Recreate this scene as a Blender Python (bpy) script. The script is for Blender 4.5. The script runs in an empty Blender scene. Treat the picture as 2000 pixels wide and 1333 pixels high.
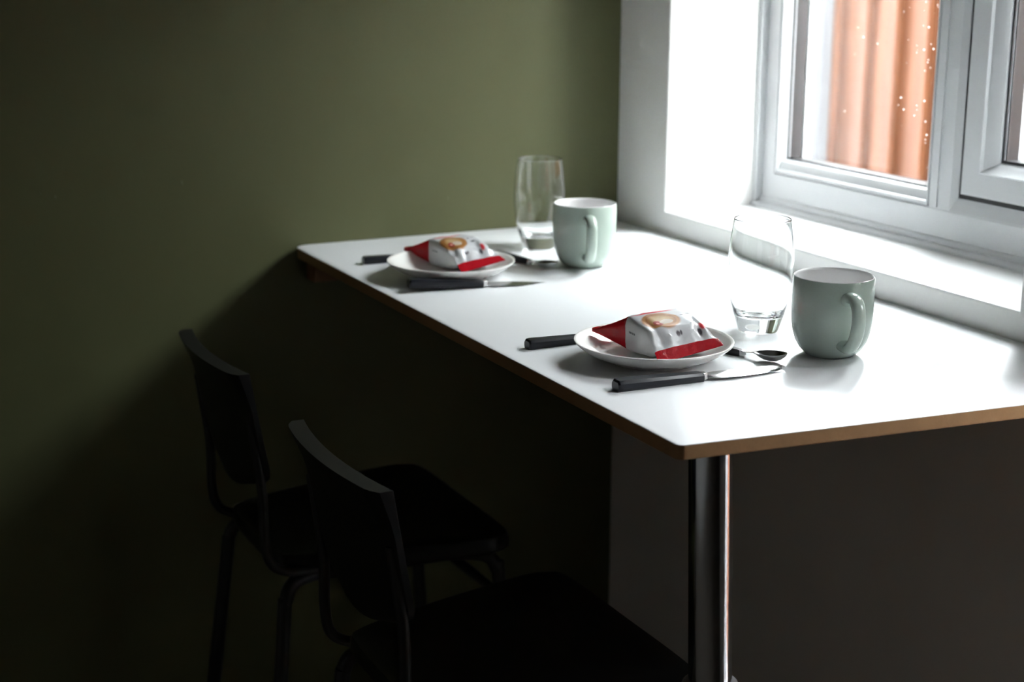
import bpy, bmesh, math, random
from mathutils import Matrix, Vector, noise

scene = bpy.context.scene
COL = scene.collection
TZ = 0.96                      # height of the table top above the floor
PI = math.pi

# ------------------------------------------------------------------ camera, sky, exposure
YAW, PITCH, ROLL, FPX = math.radians(26.46689), math.radians(14.08782), math.radians(-0.29163), 3080.0
def camera():
    cy, sy, cp, sp = math.cos(YAW), math.sin(YAW), math.cos(PITCH), math.sin(PITCH)
    fwd = Vector((sy*cp, cy*cp, -sp)); right = Vector((cy, -sy, 0)); down = fwd.cross(right)
    c, s = math.cos(ROLL), math.sin(ROLL)
    r2 = right*c + down*s; d2 = down*c - right*s
    m = Matrix(((r2.x, -d2.x, -fwd.x, 0), (r2.y, -d2.y, -fwd.y, 0), (r2.z, -d2.z, -fwd.z, 0), (0, 0, 0, 1)))
    m.translation = Vector((-1.39304, -2.38438, TZ + 0.4685))
    cam = bpy.data.cameras.new('camera'); o = bpy.data.objects.new('camera', cam); COL.objects.link(o)
    o.matrix_world = m
    cam.sensor_width = 36.0; cam.lens = FPX * 36.0 / 2000.0
    cam.clip_start = 0.02; cam.clip_end = 200
    cam.dof.use_dof = True; cam.dof.focus_distance = 1.80; cam.dof.aperture_fstop = 4.5
    scene.camera = o
camera()

world = bpy.data.worlds.new('overcast_sky'); scene.world = world
world.use_nodes = True
bgn = world.node_tree.nodes['Background']
bgn.inputs['Color'].default_value = (0.925, 0.962, 1.0, 1)
bgn.inputs['Strength'].default_value = 1.0

vs = scene.view_settings
vs.view_transform = 'Standard'; vs.look = 'None'; vs.gamma = 1.0; vs.use_curve_mapping = False
vs.exposure = 5.85
scene.display_settings.display_device = 'sRGB'
cyc = scene.cycles
cyc.use_denoising = True
cyc.use_adaptive_sampling = True; cyc.adaptive_threshold = 0.03
cyc.max_bounces = 12; cyc.diffuse_bounces = 4; cyc.glossy_bounces = 6
cyc.transmission_bounces = 12; cyc.transparent_max_bounces = 16
cyc.sample_clamp_indirect = 6.0
cyc.caustics_refractive = True; cyc.caustics_reflective = False
cyc.blur_glossy = 0.5

# the window opening as a sampling portal for the sky (it adds no light of its own)
def portal(name, y0, y1, z0, z1, x):
    l = bpy.data.lights.new(name, 'AREA'); l.shape = 'RECTANGLE'
    l.size = abs(y1-y0); l.size_y = z1-z0
    l.cycles.is_portal = True
    o = bpy.data.objects.new(name, l); COL.objects.link(o)
    o.location = (x, (y0+y1)/2, (z0+z1)/2)
    o.rotation_euler = (PI/2, 0, PI/2)      # local -Z faces -X, into the room
    return o

# ------------------------------------------------------------------ helpers
def tag(o, label=None, cat=None, group=None, kind=None):
    if label: o['label'] = label
    if cat: o['category'] = cat
    if group: o['group'] = group
    if kind: o['kind'] = kind
    return o

def empty(name, loc=(0, 0, 0), rz=0.0, label=None, cat=None, group=None, kind=None):
    o = bpy.data.objects.new(name, None); COL.objects.link(o)
    o.empty_display_size = 0.05
    o.location = loc; o.rotation_euler = (0, 0, rz)
    return tag(o, label, cat, group, kind)

def mobj(name, verts, faces, mat, parent=None, smooth=False, mats=None, fmat=None):
    me = bpy.data.meshes.new(name)
    me.from_pydata([tuple(v) for v in verts], [], faces)
    bm = bmesh.new(); bm.from_mesh(me)
    bmesh.ops.recalc_face_normals(bm, faces=bm.faces)
    bm.to_mesh(me); bm.free()
    for m in (mats or [mat]): me.materials.append(m)
    if fmat:
        for p, i in zip(me.polygons, fmat): p.material_index = i
    if smooth:
        for p in me.polygons: p.use_smooth = True
    o = bpy.data.objects.new(name, me); COL.objects.link(o)
    if parent is not None: o.parent = parent
    return o

def sharp(o, deg=35):
    """smooth shading with creases kept at sharp edges"""
    me = o.data
    bm = bmesh.new(); bm.from_mesh(me)
    lim = math.radians(deg)
    for e in bm.edges:
        if len(e.link_faces) == 2:
            e.smooth = e.calc_face_angle(0) < lim
    for f in bm.faces: f.smooth = True
    bm.to_mesh(me); bm.free()
    return o

def box_data(x0, x1, y0, y1, z0, z1):
    v = [(x0,y0,z0),(x1,y0,z0),(x1,y1,z0),(x0,y1,z0),(x0,y0,z1),(x1,y0,z1),(x1,y1,z1),(x0,y1,z1)]
    f = [(0,3,2,1),(4,5,6,7),(0,1,5,4),(1,2,6,5),(2,3,7,6),(3,0,4,7)]
    return v, f

def bevel(o, w, seg=2, deg=30):
    md = o.modifiers.new('bevel', 'BEVEL'); md.width = w; md.segments = seg
    md.limit_method = 'ANGLE'; md.angle_limit = math.radians(deg)
    for p in o.data.polygons: p.use_smooth = True
    md.harden_normals = True
    return o

def box(name, x0, x1, y0, y1, z0, z1, mat, parent=None, bev=0.0):
    v, f = box_data(x0, x1, y0, y1, z0, z1)
    o = mobj(name, v, f, mat, parent)
    if bev: bevel(o, bev)
    return o

def lathe(name, prof, mat, parent=None, n=64, smooth=True, crease=40, mats=None, pmat=None):
    v, f, fm = [], [], []
    rings = []
    for (r, z) in prof:
        if r < 1e-6:
            rings.append([len(v)]); v.append((0, 0, z))
        else:
            rings.append(list(range(len(v), len(v)+n)))
            for k in range(n):
                a = 2*PI*k/n; v.append((r*math.cos(a), r*math.sin(a), z))
    for i in range(len(rings)-1):
        A, B = rings[i], rings[i+1]
        for k in range(n):
            k2 = (k+1) % n
            if len(A) == 1 and len(B) == 1: continue
            if len(A) == 1: f.append((A[0], B[k], B[k2]))
            elif len(B) == 1: f.append((A[k], A[k2], B[0]))
            else: f.append((A[k], A[k2], B[k2], B[k]))
            fm.append(pmat[i] if pmat else 0)
    o = mobj(name, v, f, mat, parent, smooth, mats, fm if pmat else None)
    sharp(o, crease)
    return o

def smooth_path(pts, sub=8):
    """Catmull-Rom through the points"""
    P = [Vector(p) for p in pts]
    out = []
    for i in range(len(P)-1):
        p0 = P[max(i-1, 0)]; p1 = P[i]; p2 = P[i+1]; p3 = P[min(i+2, len(P)-1)]
        for s in range(sub):
            t = s/sub
            out.append(0.5*((2*p1) + (-p0+p2)*t + (2*p0-5*p1+4*p2-p3)*t*t + (-p0+3*p1-3*p2+p3)*t**3))
    out.append(P[-1])
    return out

def tube(name, pts, r, mat, parent=None, n=14, r2=None, rf=None, squash=None):
    """tube along the points; rf(t) gives the radius, squash=(wa, wb) an elliptic section"""
    P = [Vector(p) for p in pts]
    N = len(P)
    tang = []
    for i in range(N):
        t = P[min(i+1, N-1)] - P[max(i-1, 0)]; tang.append(t.normalized())
    up = Vector((0, 0, 1)) if abs(tang[0].z) < 0.9 else Vector((0, 1, 0))
    nrm = (up - tang[0]*up.dot(tang[0])).normalized()
    v, f = [], []
    for i in range(N):
        nrm = (nrm - tang[i]*nrm.dot(tang[i])).normalized()
        b = tang[i].cross(nrm)
        t = i/(N-1)
        rr = rf(t) if rf else (r if r2 is None else r+(r2-r)*t)
        wa, wb = squash or (1, 1)
        for k in range(n):
            a = 2*PI*k/n
            v.append(P[i] + nrm*(rr*wa*math.cos(a)) + b*(rr*wb*math.sin(a)))
    for i in range(N-1):
        for k in range(n):
            k2 = (k+1) % n
            f.append((i*n+k, i*n+k2, (i+1)*n+k2, (i+1)*n+k))
    f.append(tuple(range(n))); f.append(tuple((N-1)*n+k for k in range(n)))
    o = mobj(name, v, f, mat, parent)
    sharp(o, 50)
    return o

def rings(name, loops, mat, parent=None, crease=25, close=False):
    """bridge rectangular loops (x, y0, y1, z0, z1) in the plane of the window wall"""
    v, f = [], []
    for (x, y0, y1, z0, z1) in loops:
        v += [(x, y0, z0), (x, y1, z0), (x, y1, z1), (x, y0, z1)]
    m = len(loops)
    for i in range(m if close else m-1):
        a, b = i*4, ((i+1) % m)*4
        for k in range(4):
            k2 = (k+1) % 4
            f.append((a+k, a+k2, b+k2, b+k))
    o = mobj(name, v, f, mat, parent)
    sharp(o, crease)
    return o

def copy_tree(o, parent=None):
    c = o.copy(); COL.objects.link(c)
    if parent is not None: c.parent = parent
    for ch in list(o.children): copy_tree(ch, c)
    return c

# ------------------------------------------------------------------ materials
def newmat(name):
    m = bpy.data.materials.new(name); m.use_nodes = True
    nt = m.node_tree
    return m, nt, nt.nodes['Principled BSDF']

def mat_plain(name, col, rough=0.5, metal=0.0, var=0.06, scale=18.0, bump=0.0, bscale=120.0, spec=0.5, coat=0.0):
    """colour with a little procedural variation and fine relief"""
    m, nt, b = newmat(name)
    tc = nt.nodes.new('ShaderNodeTexCoord')
    nz = nt.nodes.new('ShaderNodeTexNoise'); nz.inputs['Scale'].default_value = scale; nz.inputs['Detail'].default_value = 4
    nt.links.new(tc.outputs['Object'], nz.inputs['Vector'])
    mx = nt.nodes.new('ShaderNodeMix'); mx.data_type = 'RGBA'
    mx.inputs[6].default_value = tuple(c*(1-var) for c in col)+(1,)
    mx.inputs[7].default_value = tuple(min(1, c*(1+var)) for c in col)+(1,)
    nt.links.new(nz.outputs['Fac'], mx.inputs[0])
    nt.links.new(mx.outputs[2], b.inputs['Base Color'])
    b.inputs['Roughness'].default_value = rough; b.inputs['Metallic'].default_value = metal
    b.inputs['Specular IOR Level'].default_value = spec
    b.inputs['Coat Weight'].default_value = coat
    b.inputs['Coat Roughness'].default_value = 0.05
    if bump:
        n2 = nt.nodes.new('ShaderNodeTexNoise'); n2.inputs['Scale'].default_value = bscale; n2.inputs['Detail'].default_value = 3
        nt.links.new(tc.outputs['Object'], n2.inputs['Vector'])
        bp = nt.nodes.new('ShaderNodeBump'); bp.inputs['Strength'].default_value = bump; bp.inputs['Distance'].default_value = 0.001
        nt.links.new(n2.outputs['Fac'], bp.inputs['Height']); nt.links.new(bp.outputs['Normal'], b.inputs['Normal'])
    return m

M = {}
M['green'] = mat_plain('green_wall_paint', (0.100, 0.104, 0.0465), 0.55, var=0.03, scale=3, bump=0.10, bscale=160, spec=0.3)
M['white_wall'] = mat_plain('white_wall_paint', (0.87, 0.86, 0.84), 0.7, var=0.02, scale=4, bump=0.12, bscale=150, spec=0.25)
M['dim_wall'] = mat_plain('grey_room_paint', (0.17, 0.165, 0.15), 0.8, var=0.03, scale=4)
M['pale_wall'] = mat_plain('pale_room_paint', (0.62, 0.60, 0.57), 0.7, var=0.03, scale=4)
M['ceiling'] = mat_plain('ceiling_paint', (0.20, 0.20, 0.19), 0.85, var=0.02, scale=3)
M['floor'] = mat_plain('brown_floor', (0.13, 0.105, 0.082), 0.6, var=0.2, scale=6)
M['gloss_white'] = mat_plain('white_gloss_sill_paint', (0.80, 0.80, 0.80), 0.22, var=0.01, scale=4, bump=0.05, bscale=120)
M['upvc'] = mat_plain('white_window_plastic', (0.60, 0.61, 0.625), 0.32, var=0.01, scale=5)
M['gasket'] = mat_plain('black_gasket', (0.012, 0.012, 0.014), 0.55, var=0.1)
M['spacer'] = mat_plain('dark_spacer_bar', (0.016, 0.015, 0.016), 0.4, var=0.15, scale=40)
M['render_ext'] = mat_plain('pale_outside_render', (0.30, 0.30, 0.315), 0.85, var=0.08, scale=30, bump=0.4, bscale=200)
M['laminate'] = mat_plain('white_laminate', (0.80, 0.81, 0.825), 0.28, var=0.01, scale=8, spec=0.4)
M['core'] = mat_plain('brown_board_edge', (0.32, 0.180, 0.078), 0.7, var=0.22, scale=55, bump=0.25, bscale=300)
M['batten'] = mat_plain('brown_wood_batten', (0.22, 0.11, 0.05), 0.7, var=0.25, scale=40)
M['chrome'] = mat_plain('polished_chrome', (0.50, 0.53, 0.57), 0.14, metal=1.0, var=0.05, scale=60, bump=0.02, bscale=90)
M['sleeve'] = mat_plain('grey_leg_sleeve', (0.20, 0.20, 0.21), 0.35, var=0.05)
M['steel'] = mat_plain('cutlery_steel', (0.52, 0.52, 0.52), 0.20, metal=1.0, var=0.03, scale=80)
M['handle'] = mat_plain('black_cutlery_plastic', (0.012, 0.013, 0.018), 0.30, var=0.1, scale=60, bump=0.02, bscale=400, spec=0.32)
M['chair_plastic'] = mat_plain('black_chair_plastic', (0.0055, 0.0055, 0.006), 0.42, var=0.12, scale=30, bump=0.06, bscale=350, spec=0.22)
M['chair_metal'] = mat_plain('black_powder_coat', (0.006, 0.0061, 0.0065), 0.45, var=0.1, scale=40, spec=0.3)
M['mug'] = mat_plain('sage_green_glaze', (0.41, 0.485, 0.425), 0.06, var=0.03, scale=14, spec=0.5)
M['mug_in'] = mat_plain('white_mug_glaze', (0.80, 0.79, 0.79), 0.12, var=0.01)
M['plate'] = mat_plain('white_china', (0.82, 0.81, 0.78), 0.14, var=0.01)
M['red_foil'] = mat_plain('red_foil', (0.36, 0.005, 0.012), 0.24, var=0.2, scale=50, bump=0.8, bscale=140, spec=0.22)
M['ground'] = mat_plain('outside_paving', (0.26, 0.255, 0.25), 0.9, var=0.15, scale=6)
M['concrete'] = mat_plain('weathered_concrete', (0.125, 0.125, 0.132), 0.9, var=0.08, scale=25, bump=0.4, bscale=150)
M['fence_rail'] = mat_plain('fence_rail_wood', (0.40, 0.19, 0.08), 0.8, var=0.2, scale=12)
M['filler'] = mat_plain('filled_wall_mark', (0.125, 0.13, 0.07), 0.7, var=0.05)

def mat_wood_fence():
    m, nt, b = newmat('orange_fence_stain')
    tc = nt.nodes.new('ShaderNodeTexCoord')
    oi = nt.nodes.new('ShaderNodeObjectInfo')
    mp = nt.nodes.new('ShaderNodeMapping'); mp.inputs['Scale'].default_value = (14, 14, 1.3)
    nt.links.new(tc.outputs['Object'], mp.inputs['Vector'])
    add = nt.nodes.new('ShaderNodeVectorMath'); add.operation = 'ADD'
    cmb = nt.nodes.new('ShaderNodeCombineXYZ')
    ml = nt.nodes.new('ShaderNodeMath'); ml.operation = 'MULTIPLY'; ml.inputs[1].default_value = 37.0
    nt.links.new(oi.outputs['Random'], ml.inputs[0]); nt.links.new(ml.outputs[0], cmb.inputs[2])
    nt.links.new(mp.outputs[0], add.inputs[0]); nt.links.new(cmb.outputs[0], add.inputs[1])
    nz = nt.nodes.new('ShaderNodeTexNoise'); nz.inputs['Scale'].default_value = 2.2; nz.inputs['Detail'].default_value = 6; nz.inputs['Distortion'].default_value = 0.6
    nt.links.new(add.outputs[0], nz.inputs['Vector'])
    cr = nt.nodes.new('ShaderNodeValToRGB')
    cr.color_ramp.elements[0].position = 0.30; cr.color_ramp.elements[0].color = (0.110, 0.032, 0.010, 1)
    cr.color_ramp.elements[1].position = 0.72; cr.color_ramp.elements[1].color = (0.190, 0.066, 0.024, 1)
    nt.links.new(nz.outputs['Fac'], cr.inputs[0]); nt.links.new(cr.outputs[0], b.inputs['Base Color'])
    b.inputs['Roughness'].default_value = 0.75
    bp = nt.nodes.new('ShaderNodeBump'); bp.inputs['Strength'].default_value = 0.3; bp.inputs['Distance'].default_value = 0.003
    nt.links.new(nz.outputs['Fac'], bp.inputs['Height']); nt.links.new(bp.outputs['Normal'], b.inputs['Normal'])
    return m
M['fence'] = mat_wood_fence()

def mat_pane():
    m, nt, b = newmat('window_pane_glass')
    nt.nodes.remove(b)
    out = nt.nodes['Material Output']
    tr = nt.nodes.new('ShaderNodeBsdfTransparent'); tr.inputs['Color'].default_value = (0.965, 0.975, 0.97, 1)
    gl = nt.nodes.new('ShaderNodeBsdfGlossy'); gl.inputs['Roughness'].default_value = 0.01
    lw = nt.nodes.new('ShaderNodeLayerWeight'); lw.inputs['Blend'].default_value = 0.5
    pw = nt.nodes.new('ShaderNodeMath'); pw.operation = 'POWER'; pw.inputs[1].default_value = 5.0
    nt.links.new(lw.outputs['Facing'], pw.inputs[0])
    fr = nt.nodes.new('ShaderNodeMapRange'); fr.inputs['To Min'].default_value = 0.035; fr.inputs['To Max'].default_value = 1.0
    nt.links.new(pw.outputs[0], fr.inputs['Value'])
    mx = nt.nodes.new('ShaderNodeMixShader')
    nt.links.new(fr.outputs[0], mx.inputs[0]); nt.links.new(tr.outputs[0], mx.inputs[1]); nt.links.new(gl.outputs[0], mx.inputs[2])
    nt.links.new(mx.outputs[0], out.inputs['Surface'])
    return m
M['pane'] = mat_pane()

def mat_glass():
    m, nt, b = newmat('clear_drinking_glass')
    b.inputs['Base Color'].default_value = (0.985, 0.995, 0.99, 1)
    b.inputs['Roughness'].default_value = 0.0
    b.inputs['IOR'].default_value = 1.47
    b.inputs['Transmission Weight'].default_value = 1.0
    return m
M['glass'] = mat_glass()

def mat_drop():
    m, nt, b = newmat('rain_drop')
    out = nt.nodes['Material Output']
    b.inputs['Base Color'].default_value = (0.9, 0.92, 0.95, 1); b.inputs['Roughness'].default_value = 0.1
    tl = nt.nodes.new('ShaderNodeBsdfTranslucent'); tl.inputs['Color'].default_value = (0.95, 0.95, 0.95, 1)
    mx = nt.nodes.new('ShaderNodeMixShader'); mx.inputs[0].default_value = 0.6
    nt.links.new(b.outputs[0], mx.inputs[1]); nt.links.new(tl.outputs[0], mx.inputs[2]); nt.links.new(mx.outputs[0], out.inputs['Surface'])
    return m
M['drop'] = mat_drop()

def mat_wrapper(seed):
    """white / silver printed film: a round pastry picture, dark lettering specks, red lettering strip"""
    m, nt, b = newmat('printed_wrapper_film')
    L = nt.links.new
    uv = nt.nodes.new('ShaderNodeUVMap'); uv.uv_map = 'print'
    sx = nt.nodes.new('ShaderNodeSeparateXYZ'); L(uv.outputs[0], sx.inputs[0])
    def math_(op, a, c=None):
        n = nt.nodes.new('ShaderNodeMath'); n.operation = op
        for i, q in enumerate((a, c)):
            if q is None: continue
            if isinstance(q, (int, float)): n.inputs[i].default_value = q
            else: L(q, n.inputs[i])
        return n.outputs[0]
    nz = nt.nodes.new('ShaderNodeTexNoise'); nz.inputs['Scale'].default_value = 9; nz.inputs['Detail'].default_value = 3
    L(uv.outputs[0], nz.inputs['Vector'])
    wob = math_('MULTIPLY', math_('SUBTRACT', nz.outputs['Fac'], 0.5), 0.10)
    def ell(cx, cy, rx, ry, w=1.0):
        dx = math_('DIVIDE', math_('SUBTRACT', sx.outputs[0], cx), rx)
        dy = math_('DIVIDE', math_('SUBTRACT', sx.outputs[1], cy), ry)
        d = math_('SQRT', math_('ADD', math_('MULTIPLY', dx, dx), math_('MULTIPLY', dy, dy)))
        return math_('ADD', d, math_('MULTIPLY', wob, w)) if w else d
    def mask(d, edge=1.0, soft=0.06):
        n = nt.nodes.new('ShaderNodeMapRange'); n.inputs['From Min'].default_value = edge-soft; n.inputs['From Max'].default_value = edge+soft
        n.inputs['To Min'].default_value = 1; n.inputs['To Max'].default_value = 0
        L(d, n.inputs['Value']); return n.outputs[0]
    cur = None
    base = (0.52, 0.525, 0.54, 1)
    def over(fac, col):
        nonlocal cur
        mx = nt.nodes.new('ShaderNodeMix'); mx.data_type = 'RGBA'
        L(fac, mx.inputs[0])
        if cur is None: mx.inputs[6].default_value = base
        else: L(cur, mx.inputs[6])
        if isinstance(col, tuple): mx.inputs[7].default_value = col
        else: L(col, mx.inputs[7])
        cur = mx.outputs[2]
    # pastry: crust ring, pale filling, jam in the middle
    d = ell(0.40, 0.42, 0.30, 0.30)
    cr = nt.nodes.new('ShaderNodeValToRGB'); e = cr.color_ramp.elements
    e[0].position = 0.0; e[0].color = (0.44, 0.32, 0.19, 1)
    e[1].position = 1.0; e[1].color = (0.33, 0.13, 0.032, 1)
    for pos, c in ((0.45, (0.42, 0.27, 0.12, 1)), (0.66, (0.35, 0.165, 0.05, 1)), (0.74, (0.24, 0.085, 0.02, 1)), (0.86, (0.37, 0.17, 0.05, 1))):
        q = e.new(pos); q.color = c
    L(d, cr.inputs[0])
    over(mask(d), cr.outputs[0])
    over(mask(ell(0.31, 0.52, 0.075, 0.085, 4)), (0.30, 0.03, 0.03, 1))
    over(mask(ell(0.30, 0.53, 0.03, 0.03, 2)), (0.72, 0.36, 0.30, 1))
    over(mask(ell(0.45, 0.50, 0.11, 0.08, 5)), (0.50, 0.43, 0.36, 1))
    # small dark specks of lettering and a red line of print
    for (cx, cy, rx, ry) in ((0.52, 0.80, 0.035, 0.035), (0.57, 0.79, 0.018, 0.03), (0.84, 0.46, 0.05, 0.02), (0.78, 0.34, 0.03, 0.015), (0.90, 0.30, 0.04, 0.012), (0.88, 0.80, 0.03, 0.06)):
        over(mask(ell(cx, cy, rx, ry, 6), 1.0, 0.3), (0.05, 0.04, 0.05, 1))
    over(mask(ell(0.42, 0.05, 0.30, 0.035, 5), 1.0, 0.3), (0.62, 0.03, 0.04, 1))
    over(mask(ell(0.95, 0.72, 0.04, 0.08, 6), 1.0, 0.3), (0.62, 0.03, 0.04, 1))
    # the tiny line of print on the side panel
    for cx in (0.052, 0.060, 0.067, 0.076, 0.084, 0.091):
        over(mask(ell(cx, 1.30, 0.0032, 0.012, 0)), (0.06, 0.06, 0.07, 1))
    L(cur, b.inputs['Base Color'])
    b.inputs['Roughness'].default_value = 0.36
    b.inputs['Metallic'].default_value = 0.10
    n2 = nt.nodes.new('ShaderNodeTexNoise'); n2.inputs['Scale'].default_value = 60; n2.inputs['Detail'].default_value = 3
    tc = nt.nodes.new('ShaderNodeTexCoord'); L(tc.outputs['Object'], n2.inputs['Vector'])
    bp = nt.nodes.new('ShaderNodeBump'); bp.inputs['Strength'].default_value = 0.12; bp.inputs['Distance'].default_value = 0.003
    L(n2.outputs['Fac'], bp.inputs['Height']); L(bp.outputs['Normal'], b.inputs['Normal'])
    return m
M['wrapper'] = mat_wrapper(1)

# ------------------------------------------------------------------ the room
RX0, RY0, RZ1 = -2.6, -4.2, 2.45
WY0, WY1 = -0.977, -0.155                 # window opening along the wall
WZ0, WZ1 = TZ+0.037, TZ+0.86
WXO = 0.275                               # outside face of the window wall
FX = 0.19                                 # front face of the window frame

tag(box('floor', RX0-.1, WXO, RY0-.1, .1, -0.10, 0.0, M['floor']), kind='structure')
tag(box('ceiling', RX0-.1, WXO, RY0-.1, .1, RZ1, RZ1+.1, M['ceiling']), kind='structure')
wb = tag(box('wall_back', RX0-.1, 0.0, 0.0, 0.12, 0, RZ1, M['green']), kind='structure')
tag(box('wall_left', RX0-.1, RX0, RY0, 0.0, 0, RZ1, M['pale_wall']), kind='structure')
tag(box('wall_front', RX0-.1, WXO, RY0-.1, RY0, 0, RZ1, M['dim_wall']), kind='structure')
r = 0.004
DY0, DY1, DZ1 = -1.60, -1.26, 2.05        # narrow glazed side light farther along the window wall, out of view
YS = -1.17                                # where the two halves of the wall meet
wall = rings('wall_right', [
    (WXO, YS, 0.12, 0, RZ1), (0, YS, 0.12, 0, RZ1),
    (0, WY0-r, WY1+r, WZ0-r, WZ1+r), (r*.3, WY0-r*.3, WY1+r*.3, WZ0-r*.3, WZ1+r*.3), (r, WY0, WY1, WZ0, WZ1),
    (WXO-.020, WY0, WY1, WZ0, WZ1), (WXO-.018, WY0-.0, WY1-.030, WZ0, WZ1), (WXO, WY0, WY1-.030, WZ0, WZ1)],
    M['white_wall'], crease=50, close=True)
wall.data.materials.append(M['render_ext']); wall.data.materials.append(M['gloss_white'])
for p in wall.data.polygons:
    if p.center.x > WXO-.0195: p.material_index = 1
    elif p.normal.z > .5 and r*.5 < p.center.x and p.center.z < TZ+.2 and p.center.z > TZ: p.material_index = 2
wall2 = rings('wall_section', [
    (WXO, RY0, YS, 0, RZ1), (0, RY0, YS, 0, RZ1), (0, DY0, DY1, 0.0, DZ1), (WXO, DY0, DY1, 0.0, DZ1)],
    M['white_wall'], wall, crease=50, close=True)
box('sky_blocking_wall', 0.02, WXO, RY0-3, 3.0, RZ1+.1, 5.4, M['render_ext'], wall)  # unseen wall added above the room to keep sky light off the fence
box('neighbouring_wall', 0.02, WXO, 0.12, 3.0, -.15, RZ1+.1, M['render_ext'], wall)
tag(wall, kind='structure')

# small filled marks in the green paint
random.seed(5)
for (x, z, s) in ((-0.7745, TZ+0.1122, .0030), (-0.9655, TZ+0.1024, .0026), (-0.9874, TZ+0.1091, .0024), (-0.3266, TZ+0.0591, .0024)):
    v = []; f = []
    n = 10
    for k in range(n):
        a = 2*PI*k/n; q = s*random.uniform(.6, 1.2)
        v.append((x+q*math.cos(a)*.6, 0.0, z+q*math.sin(a)*1.3))
    v.append((x, -0.0016, z))
    for k in range(n): f.append((k, (k+1) % n, n))
    mobj('filler_mark', v, f, M['filler'], wb, True)

# ------------------------------------------------------------------ window
win = empty('window_1', (0, 0, 0), kind='structure', label='white plastic window with fixed pane and opening sash above the sill')
def rect(x, y0, y1, z0, z1): return (x, y0, y1, z0, z1)
FD = 0.250                                # back of the frame
PX1, PX2 = 0.214, 0.240                   # inner and outer panes
YG0, YG1 = -0.568, -0.206                 # fixed glass
YM = -0.641                               # mullion edge at the sash
ZG0 = TZ+0.121; ZTOP = WZ1-0.085
# outer frame (mitred ring) round the whole opening
def ring_part(name, y0, y1, z0, z1, prof, mat, parent=win):
    """prof: (inset, x); insets measured from the outer rectangle"""
    return rings(name, [(x, y0+d, y1-d, z0+d, z1-d) for d, x in prof], mat, parent, crease=20, close=True)
rings('window_frame', [
    (FD, WY0, WY1, WZ0, WZ1), (FX+.002, WY0, WY1, WZ0, WZ1), (FX, WY0+.002, WY1-.002, WZ0+.002, WZ1-.002),
    (FX, WY0+.042, WY1-.042, WZ0+.058, WZ1-.058),
    (FX+.006, WY0+.046, WY1-.046, WZ0+.061, WZ1-.061),
    (FD, WY0+.046, WY1-.046, WZ0+.061, WZ1-.061)], M['upvc'], win, crease=20, close=True)
iy0, iy1, iz0, iz1 = WY0+.046, WY1-.046, WZ0+.061, WZ1-.061     # inside of the outer frame
# mullion between fixed pane and sash
mv = [(FD, YM+.0), (FX+.008, YM), (FX+.001, YM+.011), (FX+.001, YG0-.018), (FX+.006, YG0-.012), (FD, YG0-.012)]
v = [(x, y, z) for z in (iz0-.004, iz1+.004) for x, y in mv]
n = len(mv)
f = [(k, (k+1) % n, (k+1) % n+n, k+n) for k in range(n)] + [tuple(range(n)), tuple(range(n, 2*n))]
sharp(mobj('mullion', v, f, M['upvc'], win), 20)
# ridge line along the mullion face
box('mullion_ridge', FX-.0012, FX+.002, YG0-.036, YG0-.033, iz0, iz1, M['upvc'], win)
# bead round the fixed glass: steps, a rounded slope and the black gasket
def bead(name, y0, y1, z0, z1, fx, parent, wl, wr, wb_, wt):
    """ring from the outer rectangle down to the glass edge (y0..y1, z0..z1 = glass edge)"""
    L = []
    for t, x in ((1.0, FD-.02), (1.0, fx+.004), (.93, fx+.0015), (.72, fx+.002), (.66, fx+.006), (.40, fx+.0085), (.16, fx+.0125), (.05, fx+.0175), (0, PX1-.001), (0, FD-.02)):
        L.append((x, y0-wl*t, y1+wr*t, z0-wb_*t, z1+wt*t))
    return rings(name, L, M['upvc'], parent, crease=14, close=True)
bead('glazing_bead', YG0, YG1, ZG0, ZTOP, FX, win, .014, .006, ZG0-iz0+.002, iz1-ZTOP+.002)
def glazing(y0, y1, z0, z1, parent, dx=0.0):
    for px in (PX1+dx, PX2+dx):
        box('pane', px-.002, px+.002, y0-.006, y1+.006, z0-.006, z1+.006, M['pane'], parent)
    rings('spacer_bar', [(PX1+.0022+dx, y0-.004, y1+.004, z0-.004, z1+.004), (PX1+.0022+dx, y0+.0012, y1-.0012, z0+.0012, z1-.0012),
                         (PX2-.0022+dx, y0+.0012, y1-.0012, z0+.0012, z1-.0012), (PX2-.0022+dx, y0-.004, y1+.004, z0-.004, z1+.004)], M['spacer'], parent, close=True)
    rings('gasket', [(PX1-.0045+dx, y0-.003, y1+.003, z0-.003, z1+.003), (PX1-.0045+dx, y0+.0016, y1-.0016, z0+.0016, z1-.0016),
                     (PX1-.0022+dx, y0+.0022, y1-.0022, z0+.0022, z1-.0022), (PX1-.0022+dx, y0-.003, y1+.003, z0-.003, z1+.003)], M['gasket'], parent, close=True)
    # outside lip of the frame, seen through the glass
    rings('outer_lip', [(PX2+.0024+dx, y0-.03, y1+.03, z0-.03, z1+.03), (PX2+.0024+dx, y0+.001, y1-.001, z0+.001, z1-.001),
                        (FD+.001+dx, y0-.003, y1+.003, z0-.003, z1+.003), (FD+.001+dx, y0-.03, y1+.03, z0-.03, z1+.03)], M['upvc'], parent, close=True)
glazing(YG0, YG1, ZG0, ZTOP, win)
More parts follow.
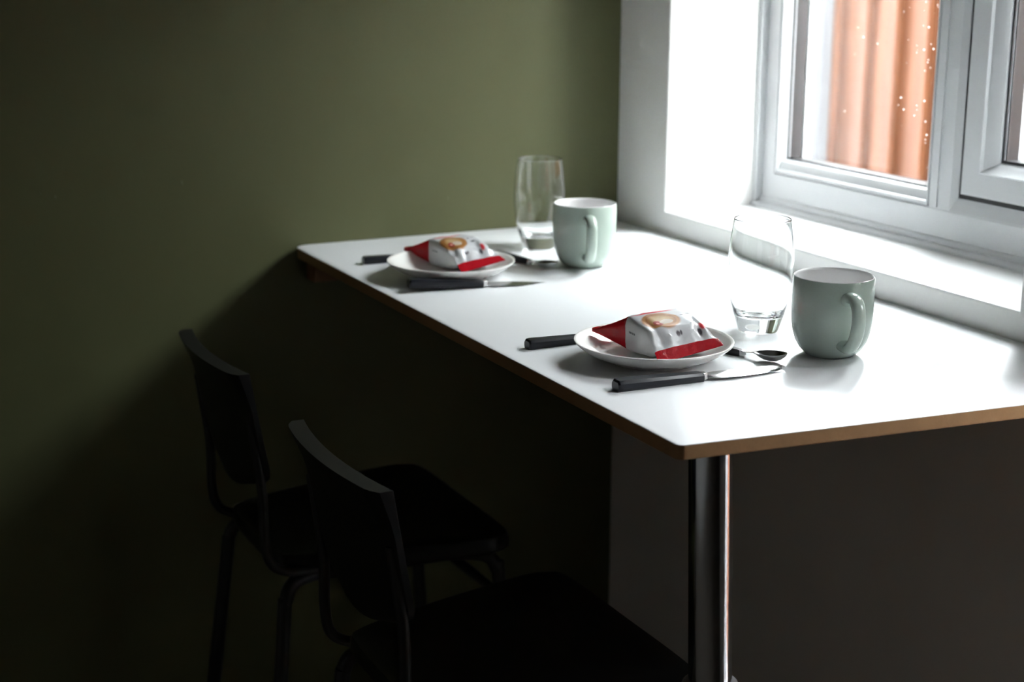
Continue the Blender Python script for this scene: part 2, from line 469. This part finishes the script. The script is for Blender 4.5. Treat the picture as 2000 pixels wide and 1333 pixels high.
# opening sash
SY0, SY1, SZ0, SZ1 = iy0+.004, YM-.005, iz0+.025, iz1-.006
sash = rings('sash', [
    (FD-.006, SY0, SY1, SZ0, SZ1), (FX+.006, SY0, SY1, SZ0, SZ1), (FX+.004, SY0+.002, SY1-.002, SZ0+.002, SZ1-.002),
    (FX+.004, SY0+.036, SY1-.036, SZ0+.034, SZ1-.034), (FX+.003, SY0+.038, SY1-.038, SZ0+.036, SZ1-.036), (FX+.0065, SY0+.041, SY1-.041, SZ0+.039, SZ1-.039),
    (FX+.011, SY0+.052, SY1-.052, SZ0+.045, SZ1-.045), (FX+.017, SY0+.061, SY1-.061, SZ0+.050, SZ1-.050), (PX1-.003, SY0+.063, SY1-.063, SZ0+.053, SZ1-.053),
    (FD-.006, SY0+.063, SY1-.063, SZ0+.053, SZ1-.053)], M['upvc'], win, crease=14, close=True)
glazing(SY0+.064, SY1-.064, SZ0+.054, SZ1-.054, sash)
# dark seal in the gap round the sash, and the sloped rebate below it
rings('sash_seal', [(FX+.0075, iy0-.001, YM+.0005, iz0+.018, iz1), (FX+.0075, SY0+.002, SY1-.002, SZ0+.002, SZ1-.002),
                    (FX+.03, SY0+.002, SY1-.002, SZ0+.002, SZ1-.002), (FX+.03, iy0-.001, YM+.0005, iz0+.018, iz1)], M['gasket'], win, close=True)
v = [(FX-.0005, y, iz0-.004) for y in (iy0, YM+.012)] + [(FX+.0005, y, iz0) for y in (iy0, YM+.010)] + [(FX+.008, y, iz0+.019) for y in (iy0, YM+.001)] + [(FX+.03, y, iz0+.019) for y in (iy0, YM+.001)] + [(FX+.03, y, iz0-.004) for y in (iy0, YM+.012)]
f = [(0,1,3,2), (2,3,5,4), (4,5,7,6), (6,7,9,8), (8,9,1,0), (0,2,4,6,8), (1,3,5,7,9)]
mobj('rebate_slope', v, f, M['upvc'], win)
# quadrant trim along the foot of the frame, and the thin ledge strip
def strip(name, prof, y0, y1, mat, parent):
    n = len(prof)
    v = [(x, y, z) for y in (y0, y1) for x, z in prof]
    f = [(k, (k+1) % n, (k+1) % n+n, k+n) for k in range(n)] + [tuple(range(n)), tuple(range(n, 2*n))]
    return sharp(mobj(name, v, f, mat, parent), 25)
strip('frame_step', [(FX+.002, WZ0), (FX-.0045, WZ0), (FX-.0045, WZ0+.014), (FX-.003, WZ0+.017), (FX+.002, WZ0+.018)], WY0, WY1, M['upvc'], win)
strip('sill_trim', [(FX, WZ0-.0005)] + [(FX-.004-.013*math.cos(a), WZ0+.0095*math.sin(a)) for a in [PI/2*k/5 for k in range(6)]] + [(FX, WZ0+.0095)], WY0, WY1, M['upvc'], win)
strip('side_trim', [(0, 0), (0, 1), (1, 1), (1, 0)], 0, 1, M['upvc'], win).matrix_local = Matrix(((-.014, 0, 0, FX+.001), (0, 0, -.010, WY1), (0, 1, 0, 0), (0, 0, 0, 1))) @ Matrix(((1,0,0,0),(0,WZ1-WZ0,0,WZ0),(0,0,1,0),(0,0,0,1)))

# rain drops on the outer pane
random.seed(11)
bm = bmesh.new()
for i in range(150):
    y = YG0 + 0.004 + abs(random.gauss(0, 0.055)) if i < 115 else random.uniform(YG0+.01, YG1-.02)
    z = random.uniform(ZG0+.01, TZ+0.60)
    s = random.choice((.0004, .0006, .0008, .0010, .0014))
    q = bmesh.ops.create_icosphere(bm, subdivisions=1, radius=s)
    for vv in q['verts']:
        vv.co.x *= 0.5; vv.co.z *= random.uniform(.9, 1.1)
        vv.co += Vector((PX2+.0022, y, z))
me = bpy.data.meshes.new('rain_drops'); bm.to_mesh(me); bm.free(); me.materials.append(M['drop'])
o = bpy.data.objects.new('rain_drops', me); COL.objects.link(o); o.parent = win; o['kind'] = 'stuff'

portal('window_sky_portal', WY0, WY1, WZ0, WZ1, WXO+.002)

# ------------------------------------------------------------------ narrow side light, out of view to the right
sl = empty('window_2', (0, 0, 0), kind='structure', label='narrow full height side light in the window wall')
rings('window_frame', [(.25, DY0, DY1, 0, DZ1), (.19, DY0, DY1, 0, DZ1), (.19, DY0+.05, DY1-.05, .08, DZ1-.05), (.25, DY0+.05, DY1-.05, .08, DZ1-.05)], M['upvc'], sl, close=True)
box('pane', .215, .219, DY0+.045, DY1-.045, .075, DZ1-.045, M['pane'], sl)
portal('side_light_sky_portal', DY0, DY1, 0.05, DZ1, WXO+.002)

# ------------------------------------------------------------------ outside: fence and paving
tag(box('ground_outside', WXO, 30, -20, 20, -0.25, -0.15, M['ground']), kind='structure')
FEX = 1.25
fence = empty('garden_fence', (FEX, 0, -0.15), label='orange stained timber fence of upright boards outside the window', cat='fence')
BW, FH = 0.1175, 2.20
prof = [(-.030, 0.000), (-.009, 0.126), (-.004, 0.126), (-.004, 0.0)]    # feather-edged: thick edge to thin edge
v = [(x, y, z) for z in (0, FH) for x, y in prof]
f = [(0,1,5,4), (1,2,6,5), (2,3,7,6), (3,0,4,7), (0,1,2,3), (4,5,6,7)]
b0 = mobj('fence_board', v, f, M['fence'], fence)
random.seed(3)
FY0 = .863 - 30*BW
for k in range(42):
    o = b0 if k == 0 else b0.copy()
    if k: COL.objects.link(o); o.parent = fence
    o.location = (random.uniform(-.002, .002), FY0 + k*BW, random.uniform(-.01, .01))
    o.rotation_euler = (random.uniform(-.004, .004), 0, random.uniform(-.01, .01))
for z in (0.3, 1.1, 1.9):
    box('fence_rail', .004, .05, FY0-.05, FY0+42*BW+.05, z-.04, z+.04, M['fence_rail'], fence)
box('concrete_post', -.055, .06, .998, 1.26, 0, FH+.05, M['concrete'], fence, .008)
for k in range(3):
    box('fence_post', .05, .13, FY0+.1+k*1.45, FY0+.18+k*1.45, 0, FH+.03, M['fence_rail'], fence)

# ------------------------------------------------------------------ the table
def table():
    t = empty('breakfast_bar', (0, 0, 0), label='white laminate breakfast bar with bare brown edges fixed under the window', cat='table')
    poly = [(-0.600, -0.001), (-0.001, -0.001), (-0.001, -1.2085), (-0.600, -1.1545)]
    def outline(off, rads):
        P = [Vector((x, y)) for x, y in poly]
        out = []
        for i, p in enumerate(P):
            a = (P[i-1]-p).normalized(); c = (P[(i+1) % 4]-p).normalized()
            rr = rads[i]
            if rr <= 0: out.append(p); continue
            p0 = p+a*rr; p1 = p+c*rr
            for k in range(9):
                s = k/8
                out.append((p0*(1-s)**2 + p*2*s*(1-s) + p1*s*s))
        return out
    ol = outline(0, (0.03, 0, 0, 0.009))
    n = len(ol)
    cx, cy = -.3, -.6
    def slab(name, levels, mat):
        v = []; f = []
        for (z, sh) in levels:
            for p in ol:
                d = Vector((p.x-cx, p.y-cy)); dd = d.normalized()*sh
                v.append((p.x-dd.x if p.x < -.01 else p.x, p.y-dd.y if p.y < -.01 else p.y, z))
        m = len(levels)
        for i in range(m-1):
            for k in range(n):
                k2 = (k+1) % n
                f.append((i*n+k, i*n+k2, (i+1)*n+k2, (i+1)*n+k))
        f.append(tuple(range(n))); f.append(tuple((m-1)*n+k for k in range(n)))
        return sharp(mobj(name, v, f, mat, t), 30)
    slab('board_core', [(TZ-.0163, .0022), (TZ-.0150, .0004), (TZ-.0010, .0)], M['core'])
    slab('laminate_top', [(TZ-.0010, -.0001), (TZ-.0003, -.0001), (TZ, .0008)], M['laminate'])
    # chromed leg, leaning very slightly
    top = Vector((-0.5195, -1.090, TZ-.0165)); bot = Vector((-0.4935, -1.103, 0.0))
    leg = tube('leg', [top, top.lerp(bot, .5), bot+Vector((0, 0, .012))], .0233, M['chrome'], t, n=48)
    def disc(name, c, r, z0, z1, mat, par):
        o = lathe(name, [(0, z0), (r, z0), (r, z1-.001), (r-.001, z1), (0, z1)], mat, par, 40)
        o.location = (c.x, c.y, 0); return o
    disc('mounting_plate', top, .045, TZ-.0195, TZ-.0163, M['chrome'], leg)
    ax = (bot-top).normalized()
    q0 = top + ax*(.2935-.0165)/abs(ax.z)
    sl_ = tube('outer_sleeve', [q0-ax*.001, q0, q0+ax*.002, q0+ax*.006, q0+ax*.2, bot+Vector((0, 0, .012))], .030, M['sleeve'], leg, n=48, rf=lambda t: (.0236 if t < .1 else .0262 if t < .3 else .0295 if t < .5 else .0312))
    disc('foot', bot, .032, 0.0, 0.014, M['handle'], leg)
    box('wall_batten', -.578, -.001, -.036, -.0005, TZ-.0163-.040, TZ-.0163, M['batten'], t, .002)
    box('wall_batten', -.036, -.0005, -1.15, -.037, TZ-.0163-.040, TZ-.0163, M['batten'], t, .002)
table()

# ------------------------------------------------------------------ bar chairs
def chair(loc, label):
    c = empty('bar_chair', loc, 0, label, 'chair', 'black bar chairs pulled up to the breakfast bar')
    pl, me_ = M['chair_plastic'], M['chair_metal']
    SZ = TZ-.335                     # seat height
    # seat: rounded plan, wider at the front (+x), slight dish and a turned-down rim
    half = smooth_path([(-.788, 0, 0), (-.785, -.085, 0), (-.766, -.118, 0), (-.66, -.150, 0), (-.52, -.180, 0), (-.478, -.178, 0), (-.457, -.150, 0), (-.455, 0, 0)], 6)
    ol = [(p.x, p.y) for p in half] + [(p.x, -p.y) for p in reversed(half[1:-1])]
    n = len(ol)
    v = []; f = []
    cx = -.62
    for (sc, z) in ((0.97, SZ-.026), (1.0, SZ-.020), (1.0, SZ-.006), (.985, SZ-.0012), (.95, SZ), (.75, SZ-.004), (.4, SZ-.008)):
        for (x, y) in ol: v.append((cx+(x-cx)*sc, y*sc, z))
    for i in range(6):
        for k in range(n):
            k2 = (k+1) % n
            f.append((i*n+k, i*n+k2, (i+1)*n+k2, (i+1)*n+k))
    f.append(tuple(range(n))); f.append(tuple(6*n+k for k in range(n)))
    sharp(mobj('seat', v, f, pl, c), 40)
    # backrest: curved panel, thick rim along the top, rounded lower edge
    NU, NV = 28, 14
    v = []; f = []
    HW = .138
    def back(u, t, side):
        # u -1..1 across, t 0 (top) .. 1 (bottom)
        wid = HW*(1 - .06*t)
        if t > .78: wid *= math.sqrt(max(0, 1-((t-.78)/.255)**2))
        y = u*wid
        sag = .014*(1-(y/HW)**2)
        z = TZ-.070-.186*t + .012*t*t*(u*u)
        x = -.821 + .034*t - sag
        th = .0215 - .0105*min(1, t*4)
        edge = max(0, abs(u)-.86)/.14
        th *= (1-.30*edge**2)
        if side: x -= th
        return (x, y, z)
    for side in (0, 1):
        for j in range(NV+1):
            for i in range(NU+1):
                v.append(back(-1+2*i/NU, j/NV, side))
    S = (NU+1)*(NV+1); W = NU+1
    for j in range(NV):
        for i in range(NU):
            a = j*W+i
            f.append((a, a+1, a+W+1, a+W)); f.append((S+a, S+a+W, S+a+W+1, S+a+1))
    for i in range(NU):
        f.append((i, S+i, S+i+1, i+1)); a = NV*W+i; f.append((a, a+1, S+a+1, S+a))
    for j in range(NV):
        a = j*W; f.append((a, a+W, S+a+W, S+a)); a = j*W+NU; f.append((a, S+a, S+a+W, a+W))
    br = mobj('backrest', v, f, pl, c); sharp(br, 50)
    md = br.modifiers.new('bevel', 'BEVEL'); md.width = .0055; md.segments = 4; md.limit_method = 'ANGLE'; md.angle_limit = math.radians(55)
    # bent back tubes, running down behind and then forward under the seat
    for s in (-1, 1):
        tube('back_tube', smooth_path([(-.818, s*.124, SZ+.20), (-.806, s*.124, SZ+.10), (-.805, s*.126, SZ+.03), (-.798, s*.127, SZ-.004), (-.776, s*.126, SZ-.020), (-.74, s*.124, SZ-.0255), (-.66, s*.118, SZ-.0255), (-.52, s*.118, SZ-.0255)], 6), .0068, me_, c, n=12)
        rear = tube('leg', smooth_path([(-.735, s*.118, SZ-.034), (-.765, s*.126, SZ-.038), (-.780, s*.133, SZ-.058), (-.788, s*.137, SZ-.12), (-.842, s*.185, .006)], 6), .0098, me_, c, n=14)
        front = tube('leg', smooth_path([(-.54, s*.130, SZ-.034), (-.490, s*.148, SZ-.038), (-.474, s*.154, SZ-.058), (-.468, s*.156, SZ-.10), (-.430, s*.185, .006)], 6), .0098, me_, c, n=14)
        for q in (rear, front):
            e = q.data.vertices[-1].co
            o = lathe('foot_cap', [(0, 0), (.0125, 0), (.0125, .012), (.0105, .016), (0, .016)], M['handle'], q, 20)
            o.location = (-.842 if q is rear else -.430, s*.185, 0)
        tube('side_rail', [(-.735, s*.118, SZ-.034), (-.54, s*.130, SZ-.034)], .0098, me_, c, n=12)
        tube('side_stretcher', [(-.822, s*.167, .19), (-.440, s*.176, .19)], .0075, me_, c, n=12)
    tube('front_stretcher', [(-.466, -.157, SZ-.104), (-.466, .157, SZ-.104)], .0075, me_, c, n=12)
    tube('footrest', [(-.444, -.174, .25), (-.444, .174, .25)], .0075, me_, c, n=12)
    return c
c1 = chair((0, -.338, 0), 'black bar chair nearest the green wall, farther from the viewer')
c2 = copy_tree(c1); c2.location = (-.003, -.8345, 0)
c2['label'] = 'black bar chair beside the chromed table leg, nearer to the viewer'

# ------------------------------------------------------------------ crockery, glasses, cutlery
def mug(loc, hang, label):
    m = empty('mug', loc, hang, label, 'mug', 'sage green mugs on the breakfast bar')
    H, Rm = .0955, .0474
    out = [(0, .0020), (.022, .0020), (.0235, 0.0), (.0262, 0.0), (.0305, .0022), (.0375, .0095), (.0425, .0185), (.0455, .029), (.0472, .041), (.0478, .055), (.0478, .075), (Rm, .0925), (.0468, .0950)]
    lathe('cup_body', out, M['mug'], m, 80, crease=60)
    inn = [(.0468, .0950), (.0461, H), (.0452, H-.0005), (.0445, .0925), (.0447, .075), (.0447, .055), (.0440, .041), (.0420, .029), (.0385, .0185), (.033, .0115), (.024, .0075), (0, .0065)]
    lathe('white_lining', inn, M['mug_in'], m, 80, crease=60)
    pts = smooth_path([(.0440, 0, .0745), (.0535, 0, .0795), (.0670, 0, .0795), (.0770, 0, .0725), (.0805, 0, .0600), (.0780, 0, .0450), (.0700, 0, .0310), (.0585, 0, .0210), (.0480, 0, .0195), (.0400, 0, .0210)], 7)
    tube('handle', pts, .0070, M['mug'], m, n=20, rf=lambda t: .0072+.0020*(abs(t-.5)*2)**4, squash=(.85, 1.12))
    return m
def ang_to_cam(x, y): return math.atan2(-2.38438-y, -1.39304-x)
mug((-.2475, -.9300, TZ), ang_to_cam(-.2475, -.93)+math.radians(22), 'sage green mug nearer the viewer, handle turned to the right')
mug((-.2535, -.3380, TZ), ang_to_cam(-.2535, -.338)+math.radians(8), 'sage green mug standing near the corner beside the far glass')

def tumbler(loc, label):
    H = .1425
    prof = [(0, .0025), (.0150, .0020), (.0205, 0), (.0240, 0), (.0256, .0020), (.0290, .0130), (.0330, .0260), (.0372, .0430), (.0399, .0620), (.0409, .0800), (.0405, .0960), (.0392, .1130), (.0372, .1290), (.0358, .1390), (.0355, .1415), (.0350, H), (.0343, .1415),
            (.0345, .1390), (.0359, .1290), (.0379, .1130), (.0392, .0960), (.0396, .0800), (.0386, .0620), (.0358, .0430), (.0320, .0300), (.0275, .0225), (.0180, .0195), (0, .0185)]
    # smooth the profile
    sp = []
    P = [Vector((a, b, 0)) for a, b in prof]
    for q in smooth_path(P, 3): sp.append((max(q.x, 0), max(q.y, 0)))
    g = lathe('tumbler', sp, M['glass'], None, 72, crease=80)
    g.location = loc
    return tag(g, label, 'glass', 'clear tumblers on the breakfast bar')
tumbler((-.2555, -.7945, TZ), 'clear barrel shaped tumbler in front of the sill beside the nearer mug')
tumbler((-.2480, -.1790, TZ), 'clear barrel shaped tumbler against the green wall behind the far mug')

def plate(loc, label):
    prof = [(0, .0035), (.044, .0035), (.0465, .0005), (.049, 0), (.0515, .0005), (.053, .0030), (.064, .0062), (.076, .0110), (.086, .0172), (.0920, .0222), (.0932, .0238), (.0930, .0250), (.0915, .0252),
            (.088, .0232), (.080, .0180), (.070, .0122), (.060, .0082), (.050, .0064), (.030, .0060), (0, .0060)]
    p = lathe('side_plate', prof, M['plate'], None, 96, crease=60)
    p.location = loc
    return tag(p, label, 'plate', 'white side plates on the breakfast bar')
P1 = (-.4525, -.8655, TZ); P2 = (-.4690, -.3280, TZ)
plate(P1, 'white side plate nearer the viewer, under a foil wrapped cake')
plate(P2, 'white side plate farther away near the green wall')

def handle_mesh(name, L0, L1, w, h, parent, zc):
    """long black handle from x=L0 to x=L1: rounded slab with flat top, slight widening to the butt"""
    sec = [(-1, -.35), (-.78, -1), (.78, -1), (1, -.35), (1, .45), (.72, 1), (-.72, 1), (-1, .45)]
    st = [(0, .80), (.02, .96), (.06, 1.0), (.5, .96), (.97, .90), (1.0, .84)]
    v = []; f = []; n = len(sec)
    for t, k in st:
        x = L0+(L1-L0)*t
        kz = k*(1-.13*t)
        for (a, b) in sec: v.append((x, a*w*k*(1-.12*t), zc-h+h*kz*(1+b)))
    for i in range(len(st)-1):
        for k in range(n):
            k2 = (k+1) % n
            f.append((i*n+k, i*n+k2, (i+1)*n+k2, (i+1)*n+k))
    f.append(tuple(range(n))); f.append(tuple((len(st)-1)*n+k for k in range(n)))
    return sharp(mobj(name, v, f, M['handle'], parent), 28)

def bolster(L0, L1, parent, zc, w=.0042, h=.0042):
    v = []; f = []
    for x, k in ((L0, 1.0), (L1-.002, .95), (L1, .75)):
        for a, b in ((-1, -1), (1, -1), (1, 1), (-1, 1)): v.append((x, a*w*k, zc+b*h*k))
    for i in range(2):
        for k in range(4):
            k2 = (k+1) % 4; f.append((i*4+k, i*4+k2, i*4+4+k2, i*4+4+k))
    f += [(0, 1, 2, 3), (8, 9, 10, 11)]
    return bevel(mobj('bolster', v, f, M['steel'], parent), .0008, 2)

def knife(loc, rz, pitch, label):
    k = empty('table_knife', loc, rz, label, 'knife', 'table knives beside the plates')
    k.rotation_euler = (0, pitch, rz)
    handle_mesh('handle', 0, .108, .0098, .0062, k, .0062)
    bolster(.1075, .1145, k, .0052, .0048, .0042)
    # flat blade: belly towards -y, straight back towards +y, thin
    pts = [(.1125, .0030, -.0032), (.120, .0056, -.0072), (.130, .0070, -.0100), (.150, .0076, -.0104), (.170, .0078, -.0096), (.190, .0074, -.0074), (.203, .0060, -.0052), (.211, .0030, -.0012), (.2145, .0008, .0004)]
    v = []; f = []
    for x, yt, yb in pts:
        lift = max(0.0, 1-(x-.1125)*9.0)
        zu = .0060*lift + .0040*(1-lift); zl = .0036*lift + .0013*(1-lift)
        ym = yt*.3+yb*.7; zm = zu*.3+zl*.7
        v += [(x, yt, zu+.0009), (x, ym, zm+.0009), (x, yb, zl), (x, ym, zm-.0008), (x, yt, zu-.0009)]
    for i in range(len(pts)-1):
        for q in range(5):
            q2 = (q+1) % 5; f.append((i*5+q, i*5+q2, i*5+5+q2, i*5+5+q))
    f += [tuple(range(5)), tuple((len(pts)-1)*5+q for q in range(5))]
    sharp(mobj('blade', v, f, M['steel'], k), 12)
    return k
def aim(p, q): return math.atan2(q[1]-p[1], q[0]-p[0])
knife((-.5590, -.9605, TZ+.0003), aim((-.559, -.9605), (-.344, -.9695)), 0.0, 'table knife lying flat in front of the nearer plate')
knife((-.5665, -.3990, TZ+.0064), aim((-.5665, -.399), (-.3582, -.4300)), math.radians(3.2), 'table knife in front of the far plate, its handle end tipped up')

def sheet(name, pts_l, pts_r, zf, th, mat, parent, nw=8):
    """curved metal sheet: stations x, half width, z centre line, dish depth"""
    v = []; f = []
    W = nw+1
    for top in (1, 0):
        for (x, hw, z, dish) in pts_l:
            for i in range(W):
                u = -1+2*i/nw
                v.append((x, u*hw, z + dish*(u*u-1) + (th if top else 0)))
    S = len(pts_l)*W
    for j in range(len(pts_l)-1):
        for i in range(nw):
            a = j*W+i
            f.append((a, a+1, a+W+1, a+W)); f.append((S+a, S+a+W, S+a+W+1, S+a+1))
        a = j*W; f.append((a, a+W, S+a+W, S+a)); a = j*W+nw; f.append((a, S+a, S+a+W, a+W))
    for i in range(nw):
        f.append((i, S+i, S+i+1, i+1)); a = (len(pts_l)-1)*W+i; f.append((a, a+1, S+a+1, S+a))
    return sharp(mobj(name, v, f, mat, parent), 60)

def spoon(loc, rz, label):
    s = empty('teaspoon', loc, rz, label, 'spoon', 'spoons laid above the plates')
    handle_mesh('handle', 0, .085, .0064, .0052, s, .0052)
    bolster(.0845, .0905, s, .0042, .0040, .0036)
    st = [(.089, .0030, .0050, 0), (.097, .0026, .0062, 0), (.103, .0030, .0072, .0004), (.107, .0062, .0080, .0026), (.112, .0102, .0086, .0056), (.118, .0130, .0090, .0078), (.125, .0142, .0094, .0088), (.132, .0136, .0098, .0082), (.138, .0113, .0103, .0062), (.1425, .0074, .0108, .0032), (.1450, .0028, .0112, .0006)]
    sheet('bowl', st, None, None, .0011, M['steel'], s, 10)
    return s
def spoon_from(h, t, label):
    # h: butt of the handle, t: tip of the bowl
    spoon((h[0], h[1], TZ+.0003), aim(h, t), label)
spoon_from((-.3850, -.8170), (-.3250, -.9490), 'spoon at the right of the nearer plate, bowl towards the nearer mug')
spoon_from((-.345, -.216), (-.314, -.357), 'spoon between the far plate and the far mug')

def fork(loc, rz, label):
    k = empty('table_fork', loc, rz, label, 'fork', 'forks laid behind the plates')
    handle_mesh('handle', 0, .100, .0085, .0058, k, .0058)
    bolster(.0995, .1060, k, .0052)
    sheet('neck', [(.104, .0030, .0048, 0), (.118, .0026, .0052, 0), (.130, .0050, .0046, 0), (.138, .0110, .0040, .0006), (.146, .0122, .0034, .0010)], None, None, .0014, M['steel'], k, 6)
    for i in range(4):
        y = -.0100+i*.00667
        tube('tine', [(.145, y, .0040), (.165, y, .0030), (.185, y, .0044), (.193, y, .0062)], .0014, M['steel'], k, n=8, r2=.0007)
    return k
fork((-.5625, -.7560, TZ+.0003), 0.004, 'fork behind the nearer plate, only its black handle showing')
fork((-.5525, -.1900, TZ+.0003), -.02, 'fork behind the far plate, only its black handle showing')

# ------------------------------------------------------------------ foil wrapped cakes
def cake(loc, label, P, seed):
    """flow-wrapped cake. P: stations (y, xl, xr, zb, zt, k) from the far crimped end to the near one"""
    root = empty('wrapped_cake', loc, 0, label, 'cake packet', 'foil wrapped cakes on the plates')
    NS, NC = 60, 72
    # section outline: superellipse, k = squareness; sampled round with 0 = right bottom
    def interp(s):
        q = s*(len(P)-1); i = min(int(q), len(P)-2); t = q-i
        t = t*t*(3-2*t)*.45 + t*.55
        return [a+(b-a)*t for a, b in zip(P[i], P[i+1])]
    grid = []
    for j in range(NS+1):
        s = j/NS
        y, xl, xr, zb, zt, k, sl = interp(s)
        row = []
        for i in range(NC):
            a = 2*PI*i/NC
            ca, sa = math.cos(a), math.sin(a)
            e = 2.0/k
            px = (abs(ca)**e)*(1 if ca >= 0 else -1); pz = (abs(sa)**e)*(1 if sa >= 0 else -1)
            x = (xl+xr)/2 + (xr-xl)/2*px
            z = (zb+zt)/2 + (zt-zb)/2*pz + sl*px
            # crumple: stronger towards the near end, none in the crimps
            w = min(1, max(0, (s-.10)/.1))*min(1, max(0, (.84-s)/.09))
            amp = (.0012 + .0060*max(0, (s-.50)/.48))*w
            q = Vector((x*70+seed*7, y*38, z*60))
            nz = noise.noise(q) + .6*abs(noise.noise(q*2.3)) 
            fold = math.sin((x*330)+seed+3*noise.noise(q*.5))*max(0, (s-.50))*w*.0085
            zz = z + (amp*nz + fold)*(1 if pz > -.2 else .15)
            row.append((x + amp*.6*noise.noise(q*1.7), y + (0 if w < 1 else .0008*nz), max(zz, .0)))
        grid.append(row)
    def part(name, j0, j1, mat, thick_cap=True, uvs=False):
        v = []; f = []; uvl = []
        for j in range(j0, j1+1): v += grid[j]
        m = j1-j0
        for j in range(m):
            for i in range(NC):
                i2 = (i+1) % NC
                f.append((j*NC+i, j*NC+i2, (j+1)*NC+i2, (j+1)*NC+i))
        if j0 == 0: f.append(tuple(range(NC)))
        if j1 == NS: f.append(tuple(m*NC+i for i in range(NC)))
        o = mobj(name, v, f, mat, root); sharp(o, 32)
        if uvs:
            me = o.data; ul = me.uv_layers.new(name='print')
            x0 = min(p[0] for p in v); 
            for lp in me.loops:
                vi = lp.vertex_index; j = vi//NC; i = vi % NC
                y, xl, xr, zb, zt, k, sl = interp((j+j0)/NS)
                px, py, pz = v[vi]
                U = (px-P[2][1])/(P[2][2]-P[2][1])
                Y0 = P[2][0]; Y1 = P[-2][0]
                V = (Y0-py)/(Y0-Y1)*.95
                a = i/NC
                if .42 < a < .62:   # the left side panel carries only the tiny line of print
                    hgt = (pz-zb)/max(zt-zb, 1e-4)
                    ul.data[lp.index].uv = ((Y0-py)/(Y0-Y1)*.22+.02, 1.15+.35*(1-hgt)+0.0)
                elif a >= .62:
                    ul.data[lp.index].uv = (U, 1.8)
                else:
                    ul.data[lp.index].uv = (U, V)
        return o
    ja = round(NS*.335); jb = round(NS*.83)
    part('crimped_end', 0, ja, M['red_foil'])
    part('wrapper', ja, jb, M['wrapper'], uvs=True)
    part('crimped_end', jb, NS, M['red_foil'])
    return root
# stations: y, x left, x right, z bottom, z top, squareness, tilt across
B = .0072
cake((P1[0], P1[1], TZ), 'foil wrapped cake with red ends on the nearer plate', [
    (.071, -.043, .082, .0215, .0290, 6.0, 0), (.062, -.041, .080, .0205, .0300, 6.0, 0), (.026, -.0235, .058, B, .0515, 6.0, .0010),
    (.006, -.0220, .060, B, .0490, 6.0, .0010), (-.016, -.0195, .062, B+.0008, .0420, 5.0, .0005), (-.0315, -.0180, .068, .0190, .0240, 3.0, .0040), (-.0405, -.0175, .0700, .0132, .0144, 3.0, .0060)], 1)
cake((P2[0]+.004, P2[1]+.027, TZ), 'foil wrapped cake with red ends on the far plate', [
    (.073, -.036, .080, .0200, .0280, 6.0, -.002), (.064, -.035, .078, .0185, .0290, 6.0, -.002), (.034, -.0130, .054, B, .0480, 6.0, .0012),
    (.012, -.0090, .060, B, .0470, 6.0, .0015), (-.014, -.0030, .060, B+.0008, .0400, 5.0, .0010), (-.0345, .0025, .072, .0185, .0235, 3.0, .0040), (-.0425, .0055, .0770, .0134, .0146, 3.0, .0064)], 4)
